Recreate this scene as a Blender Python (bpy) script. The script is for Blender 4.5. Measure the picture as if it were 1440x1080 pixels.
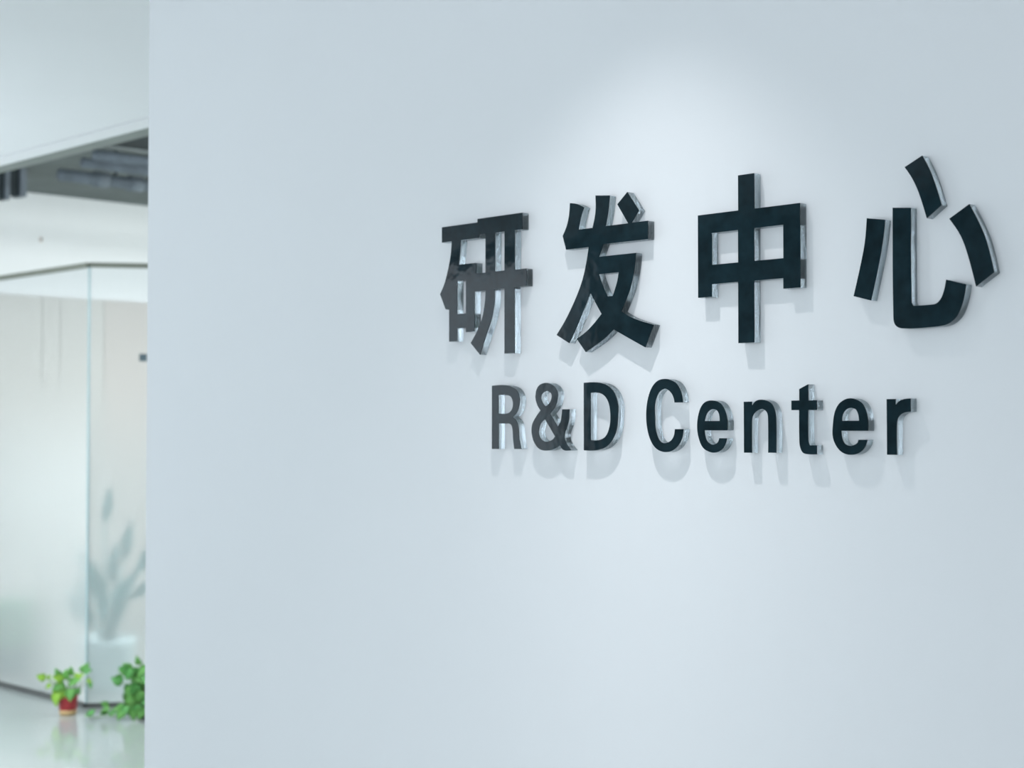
import bpy, math, random
from mathutils import Vector, Matrix
from mathutils.geometry import tessellate_polygon

for o in list(bpy.data.objects):
    bpy.data.objects.remove(o, do_unlink=True)
scn = bpy.context.scene
COL = scn.collection
R = math.radians

# ------------------------------------------------------------------ camera
EYE = Vector((0.0, -2.219, 1.5))
YAW, PITCH = R(45.534), R(1.628)
cam_d = bpy.data.cameras.new('camera')
cam = bpy.data.objects.new('camera', cam_d)
COL.objects.link(cam)
cam.location = EYE
cam.rotation_euler = (R(90) + PITCH, 0, YAW)
cam_d.sensor_width = 36.0
cam_d.lens = 2177 / 1440 * 36.0
cam_d.clip_start = 0.05
cam_d.dof.use_dof = True
cam_d.dof.focus_distance = 2.78
cam_d.dof.aperture_fstop = 4.4
scn.camera = cam

# ------------------------------------------------------------------ light and exposure
vs = scn.view_settings
vs.view_transform = 'Standard'
vs.look = 'None'
vs.gamma = 1.0
vs.use_curve_mapping = False
vs.exposure = 0.0

world = bpy.data.worlds.new('daylight')
scn.world = world
world.use_nodes = True
bg = world.node_tree.nodes['Background']
bg.inputs['Color'].default_value = (0.80, 0.90, 1.0, 1)
bg.inputs['Strength'].default_value = 1.72

def lamp(name, kind, loc, energy, color, rot=(0, 0, 0), **kw):
    d = bpy.data.lights.new(name, kind)
    d.energy = energy
    d.color = color
    for k, v in kw.items():
        setattr(d, k, v)
    o = bpy.data.objects.new(name, d)
    COL.objects.link(o)
    o.location = loc
    o.rotation_euler = rot
    return o

COOL = (0.86, 0.92, 1.0)
# the recessed downlight that washes the sign wall
dl = lamp('downlight_lamp', 'SPOT', (-1.83, -0.43, 2.66), 20, (0.98, 0.98, 1.0),
          rot=(R(2), R(3), 0), spot_size=R(90), spot_blend=0.5, shadow_soft_size=0.018)
def beam_profile(d, ref, width):
    """reflector-lamp photometry: intensity falls off exponentially with the angle from the axis"""
    d.use_nodes = True
    nt = d.node_tree
    em = next(n for n in nt.nodes if n.type == 'EMISSION')
    tc = nt.nodes.new('ShaderNodeTexCoord')
    sp = nt.nodes.new('ShaderNodeSeparateXYZ')
    def mth(op, a, b=None):
        n = nt.nodes.new('ShaderNodeMath')
        n.operation = op
        nt.links.new(a, n.inputs[0])
        if b is not None: n.inputs[1].default_value = b
        return n.outputs[0]
    nt.links.new(tc.outputs['Normal'], sp.inputs[0])
    v = mth('MINIMUM', mth('ABSOLUTE', sp.outputs['Z']), 1.0)
    v = mth('ARCCOSINE', v)
    v = mth('SUBTRACT', v, ref)
    v = mth('MULTIPLY', v, -1.0 / width)
    v = mth('EXPONENT', v)
    nt.links.new(v, em.inputs['Strength'])
beam_profile(dl.data, R(26), R(11))
# unseen fill lamps added for the lobby and for the open office behind it
lamp('entrance_fill_light', 'AREA', (-1.5, -4.92, 1.45), 53, (0.88, 0.93, 1.0), rot=(R(90), 0, 0), shape='RECTANGLE', size=4.0, size_y=2.3)  # added behind the camera to light the sign wall evenly
lamp('passage_front_fill', 'AREA', (-9.6, -4.98, 1.4), 62, (0.86, 0.93, 1.0), rot=(R(90), 0, 0), shape='RECTANGLE', size=5.6, size_y=2.4)  # added area fill to lift the passage ceiling, not an actual window
lamp('passage_ceiling_fill', 'AREA', (-7.8, -0.9, 1.0), 46, COOL, rot=(R(180), 0, 0), shape='RECTANGLE', size=4.0, size_y=1.6)  # added upward fill without a fixture, brightens the visible ceiling
lamp('passage_top_fill', 'AREA', (-7.0, -0.2, 2.70), 105, COOL, shape='RECTANGLE', size=2.4, size_y=0.6)  # added fill from above the passage, no fixture
lamp('office_wall_fill', 'AREA', (-6.6, 4.6, 3.2), 285, (0.94, 0.98, 1.0), rot=(0, R(48), 0), shape='RECTANGLE', size=1.2, size_y=2.6)  # added out of view and tilted to brighten the back wall

lamp('office_floor_fill', 'AREA', (-7.0, 4.3, 3.2), 150, (0.96, 0.98, 1.0), shape='RECTANGLE', size=1.2, size_y=1.2)  # added out of view to brighten floor and film behind the glass

# ------------------------------------------------------------------ materials
def new_mat(name):
    m = bpy.data.materials.new(name)
    m.use_nodes = True
    return m, m.node_tree, m.node_tree.nodes['Principled BSDF']

def mat(name, col, rough=0.5, spec=0.5, metal=0.0, var=0.0, scale=8.0, bump=0.0, bscale=120.0):
    m, nt, b = new_mat(name)
    b.inputs['Roughness'].default_value = rough
    b.inputs['Metallic'].default_value = metal
    b.inputs['Specular IOR Level'].default_value = spec
    tc = nt.nodes.new('ShaderNodeTexCoord')
    n = nt.nodes.new('ShaderNodeTexNoise')
    n.inputs['Scale'].default_value = scale
    n.inputs['Detail'].default_value = 4
    nt.links.new(tc.outputs['Object'], n.inputs['Vector'])
    r = nt.nodes.new('ShaderNodeValToRGB')
    r.color_ramp.elements[0].position = 0.3
    r.color_ramp.elements[1].position = 0.7
    r.color_ramp.elements[0].color = tuple(c * (1 - var) for c in col) + (1,)
    r.color_ramp.elements[1].color = tuple(min(1, c * (1 + var)) for c in col) + (1,)
    nt.links.new(n.outputs['Fac'], r.inputs['Fac'])
    nt.links.new(r.outputs['Color'], b.inputs['Base Color'])
    if bump:
        n2 = nt.nodes.new('ShaderNodeTexNoise')
        n2.inputs['Scale'].default_value = bscale
        nt.links.new(tc.outputs['Object'], n2.inputs['Vector'])
        bp = nt.nodes.new('ShaderNodeBump')
        bp.inputs['Strength'].default_value = bump
        bp.inputs['Distance'].default_value = 0.002
        nt.links.new(n2.outputs['Fac'], bp.inputs['Height'])
        nt.links.new(bp.outputs['Normal'], b.inputs['Normal'])
    return m

M = {}
M['paint'] = mat('white_wall_paint', (0.80, 0.82, 0.83), 0.75, 0.3, var=0.008, scale=2, bump=0.05, bscale=300)
M['ceiling'] = mat('white_ceiling_paint', (0.90, 0.91, 0.92), 0.85, 0.2, var=0.008, scale=2)
M['trim'] = mat('white_ceiling_trim', (0.90, 0.91, 0.92), 0.6, 0.3, var=0.005)
M['olive'] = mat('grey_green_steel', (0.26, 0.29, 0.27), 0.6, 0.3, var=0.05)
M['concrete'] = mat('grey_painted_concrete', (0.155, 0.178, 0.176), 0.9, 0.2, var=0.12, scale=3, bump=0.2, bscale=40)
M['pipe'] = mat('galvanised_pipe', (0.15, 0.18, 0.205), 0.6, 0.4, var=0.15, scale=9)
M['dark'] = mat('dark_steel', (0.02, 0.032, 0.036), 0.6, 0.3, var=0.15)
M['wall_back'] = mat('white_back_wall_paint', (0.82, 0.84, 0.83), 0.8, 0.2, var=0.006)
M['beige'] = mat('beige_panel', (0.57, 0.565, 0.53), 0.6, 0.3, var=0.012, scale=2)
M['beige2'] = mat('warm_beige_panel', (0.56, 0.535, 0.50), 0.6, 0.3, var=0.012, scale=2)
M['floor'] = mat('polished_pale_tile', (0.385, 0.425, 0.405), 0.09, 0.5, var=0.02, scale=1.5)
M['rail'] = mat('olive_grey_aluminium', (0.22, 0.235, 0.19), 0.5, 0.4, var=0.05)
M['channel'] = mat('dark_floor_channel', (0.10, 0.105, 0.10), 0.5, 0.4, var=0.1)
M['black'] = mat('gloss_black_face', (0.008, 0.020, 0.026), 0.06, 0.22, var=0.3, scale=30, bump=0.16, bscale=24)
M['red'] = mat('red_glazed_pot', (0.42, 0.035, 0.04), 0.35, 0.5, var=0.08, scale=20)
M['cream'] = mat('cream_pot_base', (0.62, 0.42, 0.20), 0.5, 0.4, var=0.08, scale=20)
M['soil'] = mat('potting_soil', (0.03, 0.022, 0.015), 0.95, 0.1, var=0.3, scale=60)
M['leaf_a'] = mat('yellow_green_leaf', (0.27, 0.50, 0.05), 0.45, 0.4, var=0.2, scale=25)
M['leaf_b'] = mat('mid_green_leaf', (0.15, 0.40, 0.09), 0.45, 0.4, var=0.2, scale=25)
M['leaf_c'] = mat('deep_green_leaf', (0.09, 0.32, 0.07), 0.45, 0.4, var=0.25, scale=25)
M['leaf_d'] = mat('blue_green_leaf', (0.08, 0.31, 0.31), 0.5, 0.4, var=0.2, scale=10)
M['stem'] = mat('green_stem', (0.16, 0.30, 0.07), 0.5, 0.4, var=0.15, scale=30)
M['greypot'] = mat('dark_plastic_pot', (0.035, 0.05, 0.045), 0.5, 0.4, var=0.1, scale=20)
M['seat'] = mat('sage_green_upholstery', (0.10, 0.24, 0.15), 0.85, 0.2, var=0.06, scale=30)
M['seatbase'] = mat('teal_grey_base', (0.02, 0.09, 0.08), 0.7, 0.3, var=0.08, scale=30)
M['aqua'] = mat('pale_aqua_ceramic', (0.66, 0.82, 0.84), 0.4, 0.4, var=0.03)
M['mottled_dark'] = mat('added_dark_cladding', (0.30, 0.37, 0.40), 0.3, 0.4, var=0.95, scale=2.2)  # invented unseen cladding, mottled so the letter faces reflect dark blotches
M['tan'] = mat('tan_sensor_plastic', (0.72, 0.66, 0.62), 0.5, 0.4, var=0.03)
M['fitting'] = mat('brushed_steel_clamp', (0.10, 0.15, 0.17), 0.45, 0.5, 0.3, var=0.1, scale=40)

def schlick(nt, base, span):
    """reflectance of a clear sheet, the same from either side"""
    lw = nt.nodes.new('ShaderNodeLayerWeight')
    lw.inputs['Blend'].default_value = 0.5
    pw = nt.nodes.new('ShaderNodeMath'); pw.operation = 'POWER'
    pw.inputs[1].default_value = 5.0
    ma = nt.nodes.new('ShaderNodeMath'); ma.operation = 'MULTIPLY_ADD'
    ma.inputs[1].default_value = span
    ma.inputs[2].default_value = base
    nt.links.new(lw.outputs['Facing'], pw.inputs[0])
    nt.links.new(pw.outputs[0], ma.inputs[0])
    return ma.outputs[0]

def clear_acrylic():
    """clear acrylic block: refracts and totally reflects inside; the rest passes straight"""
    m, nt, b = new_mat('clear_acrylic')
    nt.nodes.remove(b)
    out = nt.nodes['Material Output']
    tr = nt.nodes.new('ShaderNodeBsdfTransparent')
    tr.inputs['Color'].default_value = (0.97, 0.985, 0.99, 1)
    gl = nt.nodes.new('ShaderNodeBsdfGlass')
    gl.inputs['IOR'].default_value = 1.49
    gl.inputs['Roughness'].default_value = 0.04
    gl.inputs['Color'].default_value = (0.86, 0.90, 0.92, 1)
    tc = nt.nodes.new('ShaderNodeTexCoord')
    mp = nt.nodes.new('ShaderNodeMapping')
    mp.inputs['Scale'].default_value = (120, 60, 45)
    no = nt.nodes.new('ShaderNodeTexNoise')          # saw marks on the cut edge
    no.inputs['Scale'].default_value = 1.0
    no.inputs['Detail'].default_value = 3
    bp = nt.nodes.new('ShaderNodeBump')
    bp.inputs['Strength'].default_value = 0.35
    bp.inputs['Distance'].default_value = 0.002
    nt.links.new(tc.outputs['Object'], mp.inputs['Vector'])
    nt.links.new(mp.outputs['Vector'], no.inputs['Vector'])
    nt.links.new(no.outputs['Fac'], bp.inputs['Height'])
    nt.links.new(bp.outputs['Normal'], gl.inputs['Normal'])
    mx = nt.nodes.new('ShaderNodeMixShader')
    mx.inputs['Fac'].default_value = 0.68
    nt.links.new(tr.outputs[0], mx.inputs[1])
    nt.links.new(gl.outputs[0], mx.inputs[2])
    nt.links.new(mx.outputs[0], out.inputs['Surface'])
    return m
M['acrylic'] = clear_acrylic()

def pane_glass():
    m, nt, b = new_mat('clear_pane_glass')
    nt.nodes.remove(b)
    out = nt.nodes['Material Output']
    tr = nt.nodes.new('ShaderNodeBsdfTransparent')
    tr.inputs['Color'].default_value = (0.965, 0.978, 0.98, 1)
    gl = nt.nodes.new('ShaderNodeBsdfGlossy')
    gl.inputs['Roughness'].default_value = 0.02
    fr = schlick(nt, 0.012, 0.4)
    mx = nt.nodes.new('ShaderNodeMixShader')
    nt.links.new(fr, mx.inputs['Fac'])
    nt.links.new(tr.outputs[0], mx.inputs[1])
    nt.links.new(gl.outputs[0], mx.inputs[2])
    nt.links.new(mx.outputs[0], out.inputs['Surface'])
    return m
M['glass'] = pane_glass()
M['glassedge'] = mat('pale_aqua_glass_edge', (0.44, 0.58, 0.59), 0.4, 0.5, var=0.03)

def frosted_film():
    """Film printed with a gradient: clear above head height, frosted below."""
    m, nt, b = new_mat('gradient_frosted_film')
    out = nt.nodes['Material Output']
    nt.nodes.remove(b)
    b = nt.nodes.new('ShaderNodeBsdfRefraction')
    b.inputs['Color'].default_value = (0.955, 0.955, 0.96, 1)
    b.inputs['Roughness'].default_value = 0.52
    b.inputs['IOR'].default_value = 1.10
    df = nt.nodes.new('ShaderNodeBsdfDiffuse')
    df.inputs['Color'].default_value = (0.86, 0.87, 0.85, 1)
    tl = nt.nodes.new('ShaderNodeBsdfTranslucent')
    tl.inputs['Color'].default_value = (0.89, 0.91, 0.89, 1)
    mdt = nt.nodes.new('ShaderNodeMixShader')
    mdt.inputs['Fac'].default_value = 0.5
    nt.links.new(df.outputs[0], mdt.inputs[1])
    nt.links.new(tl.outputs[0], mdt.inputs[2])
    tc = nt.nodes.new('ShaderNodeTexCoord')
    sp = nt.nodes.new('ShaderNodeSeparateXYZ')
    nt.links.new(tc.outputs['Object'], sp.inputs[0])
    def grade(z0, z1, at_z0, at_z1):
        mr = nt.nodes.new('ShaderNodeMapRange')
        mr.interpolation_type = 'SMOOTHSTEP'
        mr.inputs['From Min'].default_value = z0
        mr.inputs['From Max'].default_value = z1
        mr.inputs['To Min'].default_value = at_z0
        mr.inputs['To Max'].default_value = at_z1
        nt.links.new(sp.outputs['Z'], mr.inputs['Value'])
        return mr.outputs[0]
    nt.links.new(grade(1.05, 1.86, 1.10, 1.0), b.inputs['IOR'])
    mx = nt.nodes.new('ShaderNodeMixShader')
    nt.links.new(grade(1.05, 1.86, 0.34, 0.0), mx.inputs['Fac'])
    nt.links.new(b.outputs[0], mx.inputs[1])
    nt.links.new(mdt.outputs[0], mx.inputs[2])
    nt.links.new(mx.outputs[0], out.inputs['Surface'])
    return m
M['film'] = frosted_film()

# ------------------------------------------------------------------ helpers
class MB:
    """collects shapes, links them as one mesh object"""
    def __init__(self):
        self.v, self.f = [], []
    def add(self, vs, fs):
        b = len(self.v)
        self.v += [tuple(p) for p in vs]
        self.f += [tuple(b + i for i in f) for f in fs]
        return self
    def box(self, a, b, c=0.0):
        """axis-aligned box with chamfered vertical and horizontal edges (c)"""
        x0, y0, z0 = a
        x1, y1, z1 = b
        if c <= 0:
            vs = [(x0, y0, z0), (x1, y0, z0), (x1, y1, z0), (x0, y1, z0), (x0, y0, z1), (x1, y0, z1), (x1, y1, z1), (x0, y1, z1)]
            return self.add(vs, [(0, 3, 2, 1), (4, 5, 6, 7), (0, 1, 5, 4), (1, 2, 6, 5), (2, 3, 7, 6), (3, 0, 4, 7)])
        ring = lambda e: [(x0 + e + c, y0 + e), (x1 - e - c, y0 + e), (x1 - e, y0 + e + c), (x1 - e, y1 - e - c),
                          (x1 - e - c, y1 - e), (x0 + e + c, y1 - e), (x0 + e, y1 - e - c), (x0 + e, y0 + e + c)]
        vs, fs = [], []
        for z, e in ((z0, c), (z0 + c, 0), (z1 - c, 0), (z1, c)):
            vs += [(x, y, z) for x, y in ring(e)]
        for k in range(3):
            for i in range(8):
                j = (i + 1) % 8
                fs.append((k * 8 + i, k * 8 + j, (k + 1) * 8 + j, (k + 1) * 8 + i))
        fs.append(tuple(range(7, -1, -1)))
        fs.append(tuple(range(24, 32)))
        return self.add(vs, fs)
    def obox(self, p, q, thick, z0, z1):
        """upright slab whose centre line runs p -> q in plan"""
        p, q = Vector(p), Vector(q)
        d = (q - p).normalized()
        n = Vector((-d.y, d.x)) * thick / 2
        c = [p - n, q - n, q + n, p + n]
        vs = [(a.x, a.y, z0) for a in c] + [(a.x, a.y, z1) for a in c]
        return self.add(vs, [(0, 3, 2, 1), (4, 5, 6, 7), (0, 1, 5, 4), (1, 2, 6, 5), (2, 3, 7, 6), (3, 0, 4, 7)])
    def tube(self, pts, r, n=8):
        pts = [Vector(p) for p in pts]
        rr = r if isinstance(r, (list, tuple)) else [r] * len(pts)
        vs, fs = [], []
        for i, p in enumerate(pts):
            t = (pts[min(i + 1, len(pts) - 1)] - pts[max(i - 1, 0)]).normalized()
            u = t.cross(Vector((0.31, 0.52, 0.79)))
            u.normalize()
            w = t.cross(u)
            for k in range(n):
                a = 2 * math.pi * k / n
                vs.append(p + (u * math.cos(a) + w * math.sin(a)) * rr[i])
        for i in range(len(pts) - 1):
            for k in range(n):
                j = (k + 1) % n
                fs.append((i * n + k, i * n + j, (i + 1) * n + j, (i + 1) * n + k))
        fs.append(tuple(range(n - 1, -1, -1)))
        fs.append(tuple((len(pts) - 1) * n + k for k in range(n)))
        return self.add(vs, fs)
    def lathe(self, prof, n=24, cap=True):
        vs, fs = [], []
        for r, z in prof:
            for k in range(n):
                a = 2 * math.pi * k / n
                vs.append((r * math.cos(a), r * math.sin(a), z))
        for i in range(len(prof) - 1):
            for k in range(n):
                j = (k + 1) % n
                fs.append((i * n + k, i * n + j, (i + 1) * n + j, (i + 1) * n + k))
        if cap:
            fs.append(tuple(range(n - 1, -1, -1)))
            fs.append(tuple((len(prof) - 1) * n + k for k in range(n)))
        return self.add(vs, fs)
    def mesh(self, name, m, smooth=False):
        me = bpy.data.meshes.new(name)
        me.from_pydata(self.v, [], self.f)
        me.materials.append(m)
        if smooth:
            for p in me.polygons:
                p.use_smooth = True
        me.update()
        return me
    def build(self, name, m, parent=None, smooth=False):
        return link(name, self.mesh(name, m, smooth), parent)

def link(name, data, parent=None):
    o = bpy.data.objects.new(name, data)
    COL.objects.link(o)
    if parent:
        o.parent = parent
    return o

def struct(o):
    o['kind'] = 'structure'
    return o

def tag(o, label, cat, group=None):
    o['label'] = label
    o['category'] = cat
    if group:
        o['group'] = group
    return o

def thing(name, label, cat, loc=(0, 0, 0), group=None, rz=0):
    o = link(name, None)
    o.location = loc
    o.rotation_euler = (0, 0, rz)
    return tag(o, label, cat, group)

# ------------------------------------------------------------------ the setting
CEIL, HIGH = 2.72, 3.30
struct(MB().box((-14, -5.2, -0.1), (3.2, 8, 0)).build('floor', M['floor']))
struct(MB().box((-3.665, 0, 0), (3.0, 0.22, CEIL)).build('wall_sign', M['paint']))
struct(MB().box((-14, -5.2, CEIL), (3.2, 0.990, CEIL + 0.06)).build('ceiling', M['ceiling']))
struct(MB().box((-14, 1.010, CEIL), (0, 1.110, CEIL + 0.03)).build('trim_1', M['trim']))
struct(MB().box((-14, 0.90, CEIL + 0.061), (0, 1.110, CEIL + 0.10)).build('trim_2', M['ceiling']))
struct(MB().box((-14, 1.33, CEIL + 0.08), (0, 1.43, CEIL + 0.14)).build('trim_3', M['olive']))
struct(MB().box((-14, 0.9, HIGH), (0, 8, HIGH + 0.12)).build('ceiling_office', M['concrete']))
struct(MB().box((-11.2, 1.2, 0), (-11.0, 8, HIGH)).build('wall_back', M['wall_back']))
struct(MB().box((-11.0, 7.8, 0), (0, 8.0, HIGH)).build('wall_office', M['wall_back']))
struct(MB().box((3.0, -5.2, 0), (3.2, 0.22, CEIL)).build('wall_right', M['paint']))
struct(MB().box((-14.2, -5.2, 0), (-14.0, 1.2, CEIL)).build('wall_left', M['paint']))
# opposite side of the lobby, behind the photographer: invented dark cladding for reflections, then windows
fw = MB()
fw.box((-6.5, -5.2, 0), (-3.6, -5.0, CEIL))
struct(fw.build('wall_front', M['mottled_dark']))
struct(MB().box((0.6, -5.2, 0), (3.0, -5.0, CEIL)).build('wall_entrance', M['paint']))
w2 = MB()  # opening added around the entrance fill lamp
for x in (-3.55, -2.2, -0.8, 0.55):
    w2.box((x - 0.05, -5.16, 0), (x + 0.05, -5.06, CEIL))
w2.box((-3.6, -5.16, 2.62), (0.6, -5.06, CEIL)).box((-3.6, -5.16, 0), (0.6, -5.06, 0.1))
struct(w2.build('added_window', M['dark']))
wn = MB()
wn.box((-14, -5.16, 2.60), (-6.5, -5.06, CEIL))
wn.box((-14, -5.16, 0), (-6.5, -5.06, 0.12))
for x in (-6.62, -6.95, -8.9, -10.9, -12.9):
    wn.box((x - 0.05, -5.16, 0.12), (x + 0.05, -5.06, 2.60))
struct(wn.build('window_1', M['dark']))

# beige panels of the back wall (their top edge shows as a line through the glass)
wb = bpy.data.objects['wall_back']
edges = [1.25, 2.30, 3.10, 3.515, 3.665, 4.044, 4.9, 5.7, 6.7, 7.78]
for i in range(len(edges) - 1):
    g = 0.0012
    MB().box((-11.0, edges[i] + g, 0.02), (-10.982, edges[i + 1] - g, 2.51), 0.002).build('wall_panel', M['beige2' if i == 5 else 'beige'], wb)

# ------------------------------------------------------------------ open ceiling: pipes and steel
def pipe(label, x, z, r, y0, y1, cps, kinkx=0.0):
    t = thing('ceiling_pipe', label, 'pipe', (x, 0, z), 'pipes under the open ceiling')
    MB().tube([(0, y0, 0), (kinkx * 0.5, (y0 + y1) / 2, 0), (kinkx, y1, 0)], r, 14).build('pipe_run', M['pipe'], t, True)
    for y in cps:
        k = kinkx * (y - y0) / (y1 - y0)
        MB().tube([(k, y - 0.05, 0), (k, y + 0.05, 0)], r * 1.28, 14).build('coupling', M['pipe'], t, True)
        MB().box((k - 0.008, y + 0.10, 0), (k + 0.008, y + 0.116, HIGH - z)).build('hanger', M['dark'], t)
    return t
pipe('grey ceiling pipe with couplings, lowest of the three beside the white wall edge', -8.95, 3.10, 0.040, 2.56, 6.2, (2.85, 3.10, 4.2, 5.3))
pipe('grey ceiling pipe in the middle of the three, without visible couplings', -8.55, 3.12, 0.032, 2.50, 6.2, (4.4, 5.6))
pipe('grey ceiling pipe nearest the white ceiling edge, highest of the three', -8.05, 3.08, 0.032, 2.30, 6.2, (4.0, 5.2))
t = thing('ceiling_shaft', 'access opening with dark frame, its inner shade painted as a flat dark panel, in the grey concrete ceiling above the pipes', 'opening', (-8.28, 2.95, HIGH))
MB().box((-0.42, -0.36, -0.02), (0.42, 1.4, 0.0)).build('painted_opening_shade', M['dark'], t)  # flat slab, the darkness of the opening is put into its colour
fm = MB()
fm.box((-0.45, -0.39, -0.035), (-0.42, 1.43, 0)).box((0.42, -0.39, -0.035), (0.45, 1.43, 0))
fm.box((-0.42, -0.39, -0.035), (0.42, -0.36, 0)).box((-0.42, 1.40, -0.035), (0.42, 1.43, 0))
fm.build('frame', M['concrete'], t)

t = thing('steel_hanger', 'dark steel hanger with grey flanges under the open ceiling at far left', 'hanger', (-10.0, 2.80, HIGH))
MB().box((-0.02, -0.06, -0.200), (0.0, 0.015, 0), 0.002).build('web_plate', M['dark'], t)
MB().box((-0.10, 0.015, -0.200), (0.03, 0.062, 0), 0.003).build('flange', M['pipe'], t)
MB().box((-0.10, -0.095, -0.232), (0.03, -0.06, 0), 0.003).build('flange', M['pipe'], t)
MB().box((-0.10, -0.125, -0.232), (0.01, -0.096, 0), 0.002).build('end_plate', M['dark'], t)

t = thing('wall_sensor', 'tiny tan sensor high on the white back wall above the glass partition', 'sensor', (-11.0, 3.502, 2.947))
MB().box((0, -0.014, -0.02), (0.012, 0.014, 0.02), 0.003).build('housing', M['tan'], t)
MB().box((0.0121, -0.006, -0.008), (0.015, 0.006, 0.008), 0.001).build('lens', M['seatbase'], t)

# ------------------------------------------------------------------ glass partition with a cut corner
GL = Vector((-7.560, 2.000))
GD = Vector((0.559, 0.829)).normalized()
gp = thing('glass_partition', 'frameless glass partition with gradient frosted film and slim olive rail, plants before it', 'partition', (GL.x, GL.y, 0))
RT = 2.385
def on(k):                                   # plan points relative to the corner
    return GD * k
ends = [(Vector((-3.40, 0)), Vector((-0.006, 0))), (on(0.006), on(3.2))]
for a, b in ends:
    d = (b - a).normalized()
    n = Vector((-d.y, d.x))
    if n.y < 0: n = -n                        # towards the office
    MB().obox(a, b, 0.010, 0.022, RT - 0.016).build('glass_pane', M['glass'], gp)
    MB().obox(a + n * 0.012, b + n * 0.012, 0.003, 0.024, RT - 0.018).build('frosted_film', M['film'], gp)
    MB().obox(a, b, 0.030, RT - 0.016, RT + 0.010).build('top_rail', M['rail'], gp)
    MB().obox(a, b, 0.028, 0.0, 0.022).build('floor_channel', M['channel'], gp)
MB().box((-0.005, -0.005, 0.022), (0.005, 0.006, RT - 0.016), 0.002).build('corner_edge', M['glassedge'], gp)
c = on(0.286)
cl = MB()
cl.obox(c - GD * 0.020, c + GD * 0.020, 0.036, 1.862, 1.902)
cl.build('glass_clamp', M['fitting'], gp)

# ------------------------------------------------------------------ sage seat behind the frosted film
t = thing('upholstered_stool', 'small sage green stool blurred behind the frosted glass at far left', 'stool', (-8.655, 2.255, 0), None, R(62.7))
MB().box((-0.245, 0.02, 0.03), (-0.02, 0.36, 0.17), 0.01).build('base', M['seatbase'], t)
MB().box((-0.255, 0.0, 0.17), (0.0, 0.38, 0.455), 0.03).build('seat_cushion', M['seat'], t)
for x in (-0.235, -0.08):
    for y in (0.04, 0.28):
        MB().box((x, y, 0), (x + 0.05, y + 0.05, 0.03), 0.004).build('foot', M['dark'], t)

# ------------------------------------------------------------------ plants
VR = Vector((math.cos(YAW), math.sin(YAW), 0))        # left to right as one faces the glass corner
VN = Vector((math.sin(YAW), -math.cos(YAW), 0))       # out from the glass
def leaf_mesh(name, m, pts, cup):
    """one leaf blade along +Y from its stalk at the origin, folded along the midrib, with a little thickness"""
    vs, fs = [], []
    rows = len(pts)
    for y, w, z in pts:
        vs += [(-w, y, z + cup * w), (0, y, z), (w, y, z + cup * w)]
    n = len(vs)
    vs += [(x, y, z - 0.0012) for x, y, z in vs]
    for i in range(rows - 1):
        for k in (0, 1):
            a = i * 3 + k
            fs.append((a, a + 1, a + 4, a + 3))
            fs.append((n + a, n + a + 3, n + a + 4, n + a + 1))
        for k in (0, 2):
            a = i * 3 + k
            fs.append((a, a + 3, n + a + 3, n + a))
    return MB().add(vs, fs).mesh(name, m, True)
HEART = [(0.0, 0.004, 0), (-0.06, 0.22, -0.01), (0.08, 0.40, 0.02), (0.30, 0.43, 0.04), (0.55, 0.33, 0.03), (0.80, 0.16, -0.02), (1.0, 0.004, -0.09)]
BLADE = [(0.0, 0.01, 0), (0.2, 0.085, 0.03), (0.45, 0.125, 0.05), (0.7, 0.09, 0.03), (0.9, 0.04, -0.02), (1.0, 0.004, -0.05)]
LM = {k: leaf_mesh('heart_leaf_' + k, M['leaf_' + k], HEART, 0.25) for k in 'abc'}
LB = leaf_mesh('blade_leaf', M['leaf_d'], BLADE, 0.2)

def put_leaf(mesh, parent, base, tip_dir, normal, size):
    y = Vector(tip_dir).normalized()
    z = Vector(normal)
    x = y.cross(z).normalized()
    z = x.cross(y)
    o = link('leaf', mesh, parent)
    m = Matrix((x, y, z)).transposed().to_4x4() @ Matrix.Diagonal((size, size, size, 1))
    m.translation = base
    o.matrix_local = m
    return o

def plant(t, org, leaves, rnd, stem_r=0.0022):
    """leaves: (right, up, out, angle of the tip in the plane facing the room, size, kind); org: where the stalk leaves the soil"""
    for r, u, out, ang, size, kind in leaves:
        p = VR * r + Vector((0, 0, u)) + VN * out
        d = VR * math.cos(R(ang)) + Vector((0, 0, math.sin(R(ang)))) + VN * rnd.uniform(-0.1, 0.45)
        nrm = VN + VR * rnd.uniform(-0.6, 0.6) + Vector((0, 0, rnd.uniform(0.1, 0.9)))
        o0 = Vector(org(r, u, out))
        mid = o0.lerp(p, 0.55) + Vector((0, 0, 0.018))
        MB().tube([o0, mid, p], [stem_r * 1.3, stem_r, stem_r * 0.8], 6).build('stalk', M['stem'], t, True)
        put_leaf(LM[kind], t, p, d, nrm, size)

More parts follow.
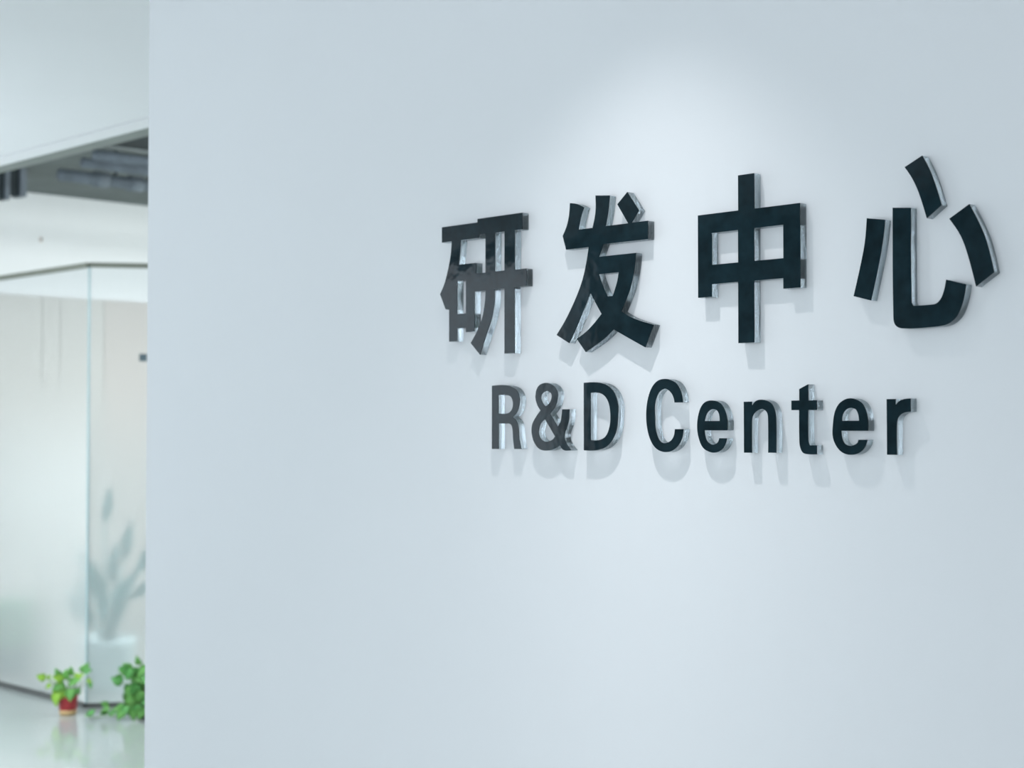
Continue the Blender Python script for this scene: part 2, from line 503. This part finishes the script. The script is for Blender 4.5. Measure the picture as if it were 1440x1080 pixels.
rnd = random.Random(4)
t = thing('potted_plant', 'small leafy green plant in a red pot with cream foot on the floor', 'plant', (-7.452, 1.835, 0))
MB().lathe([(0.036, 0.0), (0.043, 0.004), (0.0445, 0.024), (0.043, 0.0265)], 28).build('cream_foot', M['cream'], t, True)
MB().lathe([(0.0425, 0.0266), (0.0455, 0.032), (0.0495, 0.085), (0.0510, 0.100), (0.0525, 0.104), (0.0525, 0.112), (0.048, 0.112), (0.046, 0.096)], 28).build('pot', M['red'], t, True)
MB().lathe([(0.046, 0.085), (0.0465, 0.097), (0.02, 0.101), (0.002, 0.102)], 20).build('soil', M['soil'], t)
lv = [(-0.118, 0.190, 0.01, 165, 0.050, 'a'), (-0.085, 0.158, 0.02, 215, 0.036, 'a'), (-0.105, 0.186, 0.0, 60, 0.030, 'a'),
      (-0.030, 0.150, 0.04, 240, 0.070, 'a'), (-0.040, 0.120, 0.05, 262, 0.074, 'a'), (-0.020, 0.180, 0.03, 150, 0.062, 'a'),
      (0.000, 0.185, 0.02, 92, 0.062, 'b'), (0.010, 0.205, 0.0, 80, 0.050, 'b'), (-0.035, 0.200, 0.01, 120, 0.056, 'b'),
      (-0.010, 0.160, 0.04, 200, 0.066, 'b'), (0.015, 0.165, 0.03, 20, 0.066, 'b'), (0.025, 0.140, 0.05, 275, 0.066, 'b'),
      (0.045, 0.138, 0.04, 255, 0.060, 'c'), (0.052, 0.140, 0.02, 300, 0.040, 'b'), (0.040, 0.190, 0.01, 25, 0.052, 'a'),
      (0.075, 0.222, 0.0, 55, 0.060, 'b'), (0.085, 0.226, 0.01, 10, 0.044, 'c'), (0.100, 0.182, 0.0, 330, 0.030, 'a'),
      (0.118, 0.165, 0.0, 280, 0.034, 'c'), (-0.005, 0.140, 0.05, 250, 0.060, 'a')]
plant(t, lambda r, u, out: VR * r * 0.22 + Vector((0, 0, 0.10)) + VN * 0.004, lv, rnd)

t = thing('trailing_plant', 'larger dark green trailing plant on the floor, half hidden by the sign wall edge', 'plant', (-7.09, 2.118, 0))
MB().lathe([(0.060, 0.0), (0.064, 0.004), (0.080, 0.120), (0.086, 0.124), (0.086, 0.140), (0.078, 0.140), (0.074, 0.115)], 28).build('pot', M['greypot'], t, True)
MB().lathe([(0.074, 0.105), (0.0745, 0.118), (0.03, 0.124), (0.002, 0.125)], 20).build('soil', M['soil'], t)
rnd = random.Random(11)
lv = []
for i in range(46):
    u = 0.27 - 0.235 * (i / 45)
    w = 0.165 - 0.06 * abs(math.sin((u - 0.20) * 14)) if u > 0.06 else 0.19
    lv.append((rnd.uniform(-w, 0.13), u + rnd.uniform(-0.012, 0.012), rnd.uniform(0.02, 0.12), rnd.uniform(150, 300), rnd.uniform(0.05, 0.072), rnd.choice('bbcc')))
lv += [(-0.150, 0.205, 0.03, 195, 0.055, 'b'), (-0.11, 0.245, 0.02, 140, 0.055, 'b'), (-0.06, 0.275, 0.02, 110, 0.05, 'b')]
lv += [(a, b, 0.125, c, 0.062, k) for a, b, c, k in ((-0.10, 0.075, 255, 'c'), (-0.07, 0.062, 280, 'b'), (-0.045, 0.080, 262, 'c'), (-0.02, 0.064, 250, 'b'), (0.01, 0.078, 275, 'c'), (0.04, 0.062, 265, 'b'), (-0.12, 0.055, 240, 'b'))]
lv = [q for q in lv if q[1] > 0.03]
plant(t, lambda r, u, out: VR * r * 0.35 + Vector((0, 0, 0.125)) + VN * 0.03, lv, rnd)
# two runners that creep along the floor channel
for run in ([(-0.10, 0.045, 0.10), (-0.17, 0.020, 0.10), (-0.23, 0.014, 0.08), (-0.30, 0.010, 0.10)], [(-0.09, 0.05, 0.07), (-0.16, 0.035, 0.05), (-0.22, 0.05, 0.04)]):
    pts = [VR * a + Vector((0, 0, b)) + VN * c for a, b, c in run]
    MB().tube(pts, 0.0022, 6).build('runner', M['stem'], t, True)
    for a, b, c in run:
        for s in (-1, 1):
            put_leaf(LM[rnd.choice('bbc')], t, VR * a + Vector((0, 0, b + 0.012)) + VN * c,
                     VR * rnd.uniform(-1, 0.2) + Vector((0, 0, rnd.uniform(-0.05, 0.35))) + VN * rnd.uniform(0, 0.5) * s,
                     VN * 0.7 + Vector((0, 0, 0.8)), rnd.uniform(0.036, 0.05))

# tall plant inside the office, blurred by the film
t = thing('floor_plant', 'tall broad-leaved plant blurred behind the frosted glass above the trailing plant', 'plant', (-7.98, 2.37, 0))
MB().lathe([(0.11, 0), (0.12, 0.01), (0.15, 0.26), (0.158, 0.27), (0.158, 0.30), (0.14, 0.30), (0.135, 0.25)], 24).build('pot', M['aqua'], t, True)
MB().lathe([(0.135, 0.235), (0.138, 0.265), (0.002, 0.275)], 20).build('soil', M['soil'], t)
for r, u, ang, size in ((-0.01, 0.95, 80, 0.22), (0.07, 0.72, 78, 0.26), (0.17, 0.66, 55, 0.30), (-0.08, 0.62, 110, 0.24), (0.02, 0.58, 85, 0.27),
                        (-0.03, 0.48, 100, 0.26), (0.06, 0.48, 60, 0.26), (-0.06, 0.36, 120, 0.22), (-0.10, 0.42, 105, 0.26), (-0.02, 0.38, 88, 0.28), (-0.13, 0.36, 118, 0.24), (0.05, 0.40, 80, 0.26), (-0.05, 0.52, 96, 0.24), (0.03, 0.36, 70, 0.24), (0.12, 0.52, 35, 0.26)):
    p = VR * r + Vector((0, 0, u)) + VN * rnd.uniform(-0.05, 0.1)
    MB().tube([Vector((r * 0.2, 0, 0.26)), Vector((0, 0, 0.1)) + p * 0.6, p], [0.008, 0.006, 0.004], 6).build('stalk', M['leaf_d'], t, True)
    put_leaf(LB, t, p, VR * math.cos(R(ang)) + Vector((0, 0, math.sin(R(ang)))) + VN * 0.1, VN + VR * rnd.uniform(-0.5, 0.5), size)

# ------------------------------------------------------------------ the raised letters
D_FACE, T_FACE = 0.019, 0.0015          # stand-off of the front face, thickness of the black sheet
GLYPH = {                                # outlines measured on the wall: tenths of a millimetre, then 1 for a sharp corner
    'yan': [[(-24552,4281,1),(-23442,4281,1),(-23442,4354,1),(-22122,4354,1),(-22122,4017,1),(-22341,4017,1),(-22341,3214,1),(-22006,3214,1),(-22006,2863,1),(-22349,2863,1),(-22349,1518,1),(-22636,1518,1),(-22636,2850,1),(-22940,2850,1),(-22940,2557,0),(-23030,2234,0),(-23166,1943,0),(-23362,1520,1),(-23648,1773,1),(-23349,2171,0),(-23235,2511,0),(-23198,2841,1),(-23533,2841,1),(-23533,2009,1),(-23797,2009,1),(-23797,2100,1),(-24070,2100,1),(-24070,1827,1),(-24318,1827,1),(-24318,2507,1),(-24429,2520,1),(-24608,2853,1),(-24463,3080,0),(-24348,3379,0),(-24272,3663,0),(-24239,3954,1),(-24552,3954,1)],
        [(-23955,3954,1),(-23396,3954,1),(-23396,4022,1),(-23199,4022,1),(-23199,3215,1),(-23488,3215,1),(-23488,3440,1),(-24025,3440,1),(-23987,3704,0)],
        [(-22918,4018,1),(-22636,4018,1),(-22636,3220,1),(-22918,3220,1)],
        [(-24071,3098,1),(-23798,3098,1),(-23798,2403,1),(-24071,2403,1)]],
    'fa': [[(-20795,4409,1),(-20602,4372,0),(-20420,4290,1),(-20497,4120,0),(-20566,3867,1),(-20195,3867,1),(-20116,4167,0),(-20116,4486,1),(-19750,4448,1),(-19781,4198,0),(-19857,3869,1),(-19282,3869,1),(-19553,4257,1),(-19302,4465,1),(-19013,4088,1),(-19196,3872,1),(-18795,3872,1),(-18795,3526,1),(-19915,3526,1),(-20035,3293,1),(-19091,3293,1),(-19135,2968,0),(-19243,2620,0),(-19351,2400,0),(-19459,2211,1),(-19159,2066,0),(-18655,1919,1),(-18865,1506,1),(-19245,1682,0),(-19655,1878,1),(-19897,1709,0),(-20164,1571,0),(-20380,1470,1),(-20615,1738,1),(-20298,1908,0),(-19962,2189,1),(-20095,2377,0),(-20251,2612,1),(-20410,2329,0),(-20638,1940,0),(-20822,1663,1),(-21161,1835,1),(-20891,2153,0),(-20614,2574,0),(-20454,2898,0),(-20363,3191,0),(-20295,3501,1),(-20613,3501,0),(-20898,3501,1),(-20991,3780,1),(-20879,3972,0),(-20819,4169,0)],
        [(-20036,2958,1),(-19522,2958,1),(-19566,2771,0),(-19676,2516,1),(-19807,2516,1),(-19917,2696,0)]],
    'zhong': [[(-17604,3852,1),(-16696,3852,1),(-16696,4476,1),(-16346,4476,1),(-16346,3850,1),(-15384,3850,1),(-15384,2401,1),(-15735,2401,1),(-15735,2583,1),(-16358,2583,1),(-16358,1499,1),(-16703,1499,1),(-16703,2585,1),(-17293,2585,1),(-17293,2355,1),(-17604,2355,1)],
        [(-17290,3505,1),(-16701,3505,1),(-16701,2930,1),(-17290,2930,1)],
        [(-16352,3508,1),(-15731,3508,1),(-15731,2929,1),(-16352,2929,1)]],
    'xin_a': [[(-14061,3459,1),(-13719,3402,1),(-13767,3043,0),(-13857,2627,0),(-13994,2096,1),(-14325,2186,1),(-14197,2652,0),(-14106,3042,0)]],
    'xin_b': [[(-13574,3583,1),(-13241,3549,1),(-13241,2046,0),(-13207,1964,1),(-12915,1964,0),(-12784,1983,0),(-12685,2101,0),(-12618,2345,1),(-12273,2249,1),(-12326,1992,0),(-12430,1766,0),(-12592,1643,0),(-12820,1608,0),(-13402,1608,0),(-13534,1664,0),(-13574,1795,0)]],
    'xin_c': [[(-13347,4219,1),(-13027,4367,1),(-12864,4057,0),(-12689,3537,1),(-12953,3351,1),(-13098,3787,0),(-13214,4024,0)]],
    'xin_d': [[(-12555,3304,1),(-12207,3502,1),(-12037,3182,0),(-11915,2884,0),(-11796,2403,1),(-12103,2203,1),(-12231,2680,0),(-12355,3009,0)]],
    'R': [[(-23005,869,1),(-22569,869,0),(-22311,783,0),(-22202,625,0),(-22202,505,0),(-22260,338,0),(-22407,214,1),(-22294,147,0),(-22236,27,0),(-22209,-212,0),(-22151,-423,1),(-22352,-423,1),(-22387,-213,0),(-22407,3,0),(-22465,80,0),(-22586,91,0),(-22809,91,1),(-22809,-429,1),(-23005,-429,1)],
        [(-22816,671,1),(-22586,671,0),(-22448,633,0),(-22393,520,0),(-22414,388,0),(-22534,300,0),(-22816,300,1)]],
    'amp': [[(-21457,897,0),(-21244,834,0),(-21137,703,0),(-21137,586,0),(-21196,435,0),(-21342,284,1),(-21131,26,1),(-21051,143,0),(-21012,367,1),(-20816,367,1),(-20842,119,0),(-20955,-183,0),(-20763,-433,1),(-20971,-433,0),(-21067,-339,1),(-21245,-418,0),(-21441,-448,0),(-21639,-417,0),(-21788,-281,0),(-21855,-92,0),(-21838,74,0),(-21738,216,0),(-21605,350,1),(-21705,476,0),(-21748,642,0),(-21671,830,0)],
        [(-21467,431,1),(-21556,510,0),(-21595,605,0),(-21556,686,0),(-21440,732,0),(-21342,707,0),(-21296,647,0),(-21310,565,0),(-21368,484,0)],
        [(-21483,179,1),(-21206,-165,1),(-21278,-231,0),(-21441,-272,0),(-21573,-233,0),(-21649,-139,0),(-21655,-32,0),(-21606,85,0)]],
    'D': [[(-20431,876,1),(-20073,876,0),(-19828,818,0),(-19647,679,0),(-19550,452,0),(-19550,227,0),(-19589,-42,0),(-19710,-245,0),(-19877,-371,0),(-20137,-431,0),(-20431,-431,1)],
        [(-20254,676,1),(-20043,676,0),(-19890,615,0),(-19784,477,0),(-19739,251,0),(-19763,25,0),(-19861,-156,0),(-20029,-230,0),(-20254,-230,1)]],
    'C': [[(-18164,467,1),(-17970,467,1),(-18007,645,0),(-18110,807,0),(-18257,883,0),(-18422,905,0),(-18587,863,0),(-18724,726,0),(-18816,495,0),(-18845,239,0),(-18818,-18,0),(-18727,-250,0),(-18591,-388,0),(-18396,-444,0),(-18203,-407,0),(-18055,-291,0),(-17981,-154,0),(-17957,-20,1),(-18157,-20,1),(-18187,-155,0),(-18277,-247,0),(-18441,-276,0),(-18546,-203,0),(-18620,-18,0),(-18634,191,0),(-18634,446,0),(-18558,630,0),(-18467,703,0),(-18362,720,0),(-18244,648,0),(-18185,556,0)]],
    'e': [[(-16958,-42,1),(-16958,161,0),(-17022,339,0),(-17133,456,0),(-17330,494,0),(-17487,445,0),(-17588,299,0),(-17638,51,0),(-17604,-175,0),(-17505,-355,0),(-17335,-434,0),(-17194,-434,0),(-17067,-373,0),(-16997,-272,0),(-16969,-182,1),(-17136,-182,1),(-17179,-263,0),(-17292,-297,0),(-17405,-242,0),(-17456,-141,0),(-17469,-42,1)],
        [(-17469,126,1),(-17422,253,0),(-17345,320,0),(-17260,337,0),(-17176,307,0),(-17134,228,0),(-17126,126,1)]],
    'n': [[(-16591,462,1),(-16417,462,1),(-16418,382,1),(-16323,475,0),(-16175,491,0),(-16016,439,0),(-15938,330,0),(-15904,178,0),(-15904,-428,1),(-16071,-428,1),(-16071,179,0),(-16097,277,0),(-16190,332,0),(-16324,289,0),(-16405,202,0),(-16421,71,0),(-16421,-434,1),(-16591,-434,1)]],
    't': [[(-15418,664,1),(-15236,743,1),(-15236,470,1),(-15065,470,1),(-15065,304,1),(-15240,304,1),(-15240,-219,0),(-15213,-293,1),(-15070,-293,1),(-15070,-445,1),(-15238,-445,0),(-15346,-421,0),(-15406,-321,0),(-15421,-200,0),(-15421,306,1),(-15580,306,1),(-15580,470,1),(-15418,470,1)]],
    'e2': [[(-14066,-47,1),(-14066,139,0),(-14115,314,0),(-14204,433,0),(-14409,494,0),(-14595,427,0),(-14701,280,0),(-14746,42,0),(-14746,-156,0),(-14670,-314,0),(-14554,-412,0),(-14393,-445,0),(-14233,-408,0),(-14131,-319,0),(-14078,-193,1),(-14250,-193,1),(-14278,-252,0),(-14392,-296,0),(-14507,-264,0),(-14564,-175,0),(-14582,-47,1)],
        [(-14569,120,1),(-14550,229,0),(-14480,308,0),(-14388,333,0),(-14296,306,0),(-14251,228,0),(-14236,120,1)]],
    'r': [[(-13710,470,1),(-13546,470,1),(-13547,367,1),(-13481,433,0),(-13383,467,0),(-13271,475,1),(-13271,261,1),(-13406,241,0),(-13494,175,0),(-13527,60,0),(-13527,-434,1),(-13710,-434,1)]],
}

def smooth(loop):
    n = len(loop)
    P = [Vector((a / 1e4, b / 1e4)) for a, b, c in loop]
    K = [c for a, b, c in loop]
    out = []
    for i in range(n):
        j = (i + 1) % n
        out.append(P[i])
        if K[i] and K[j]:
            continue
        a = P[i] if K[i] else P[i - 1]
        d = P[j] if K[j] else P[(j + 1) % n]
        b, c = P[i], P[j]
        L = (c - b).length
        tb = Vector((0, 0)) if False else ((c - a).normalized() * L if not K[i] else None)
        tc_ = (d - b).normalized() * L if not K[j] else None
        if tb is None: tb = (c - b) * 1.5 - tc_ * 0.5
        if tc_ is None: tc_ = (c - b) * 1.5 - tb * 0.5
        for s in (0.25, 0.5, 0.75):
            h00, h10 = 2 * s**3 - 3 * s**2 + 1, s**3 - 2 * s**2 + s
            h01, h11 = -2 * s**3 + 3 * s**2, s**3 - s**2
            out.append(b * h00 + tb * h10 + c * h01 + tc_ * h11)
    return out

def prism(loops, y0, y1, ox, oz):
    """solid letter between two planes parallel to the wall"""
    flat = [p for l in loops for p in l]
    tris = tessellate_polygon([[Vector((p.x, p.y, 0)) for p in l] for l in loops])
    n = len(flat)
    vs = [(p.x - ox, y0, p.y - oz) for p in flat] + [(p.x - ox, y1, p.y - oz) for p in flat]
    fs = []
    for a, b, c in tris:
        A, B, C_ = flat[a], flat[b], flat[c]
        if (B - A).cross(C_ - A) < 0: b, c = c, b
        fs.append((a, b, c))                    # front looks to -y
        fs.append((n + c, n + b, n + a))
    k0 = 0
    for l in loops:
        m = len(l)
        area = sum(l[i].cross(l[(i + 1) % m]) for i in range(m))
        hole = l is not loops[0]
        for i in range(m):
            a, b = k0 + i, k0 + (i + 1) % m
            q = (a, n + a, n + b, b)
            if (area > 0) == hole: q = q[::-1]
            fs.append(q)
        k0 += m
    return MB().add(vs, fs)

def letter(keys, name, label, group):
    L = {k: [smooth(l) for l in GLYPH[k]] for k in keys}
    allp = [p for k in keys for l in L[k] for p in l]
    ox = (min(p.x for p in allp) + max(p.x for p in allp)) / 2
    oz = min(p.y for p in allp)
    t = thing(name, label, 'letter', (ox, 0, oz + EYE.z), group)
    for k in keys:
        f = prism(L[k], -D_FACE, -D_FACE + T_FACE, ox, oz).build('face' if len(keys) == 1 else 'stroke', M['black'], t)
        prism(L[k], -D_FACE + T_FACE + 0.0001, -0.0003, ox, oz).build('acrylic_body', M['acrylic'], t if len(keys) == 1 else f)
    return t

CH = 'large Chinese characters of the upper line'
LA = 'small Latin letters of the lower line'
letter(['yan'], 'chinese_character', 'large raised black Chinese character yan, first of the upper line on the white wall', CH)
letter(['fa'], 'chinese_character', 'large raised black Chinese character fa with sweeping legs, second of the upper line', CH)
letter(['zhong'], 'chinese_character', 'large raised black Chinese character zhong, a box crossed by a tall upright', CH)
letter(['xin_a', 'xin_b', 'xin_c', 'xin_d'], 'chinese_character', 'large raised black Chinese character xin of four separate strokes, rightmost of the upper line', CH)
letter(['R'], 'latin_letter', 'raised black capital letter R, first of the lower line', LA)
letter(['amp'], 'ampersand', 'raised black ampersand sign between capital R and capital D', LA)
letter(['D'], 'latin_letter', 'raised black capital letter D after the ampersand', LA)
letter(['C'], 'latin_letter', 'raised black capital letter C below the second and third Chinese characters', LA)
letter(['e'], 'latin_letter', 'raised black small letter e right after capital C', LA)
letter(['n'], 'latin_letter', 'raised black small letter n between the e and the t', LA)
letter(['t'], 'latin_letter', 'raised black small letter t between the n and the second e', LA)
letter(['e2'], 'latin_letter', 'raised black small letter e between the t and the final r', LA)
letter(['r'], 'latin_letter', 'raised black small letter r, last of the lower line', LA)
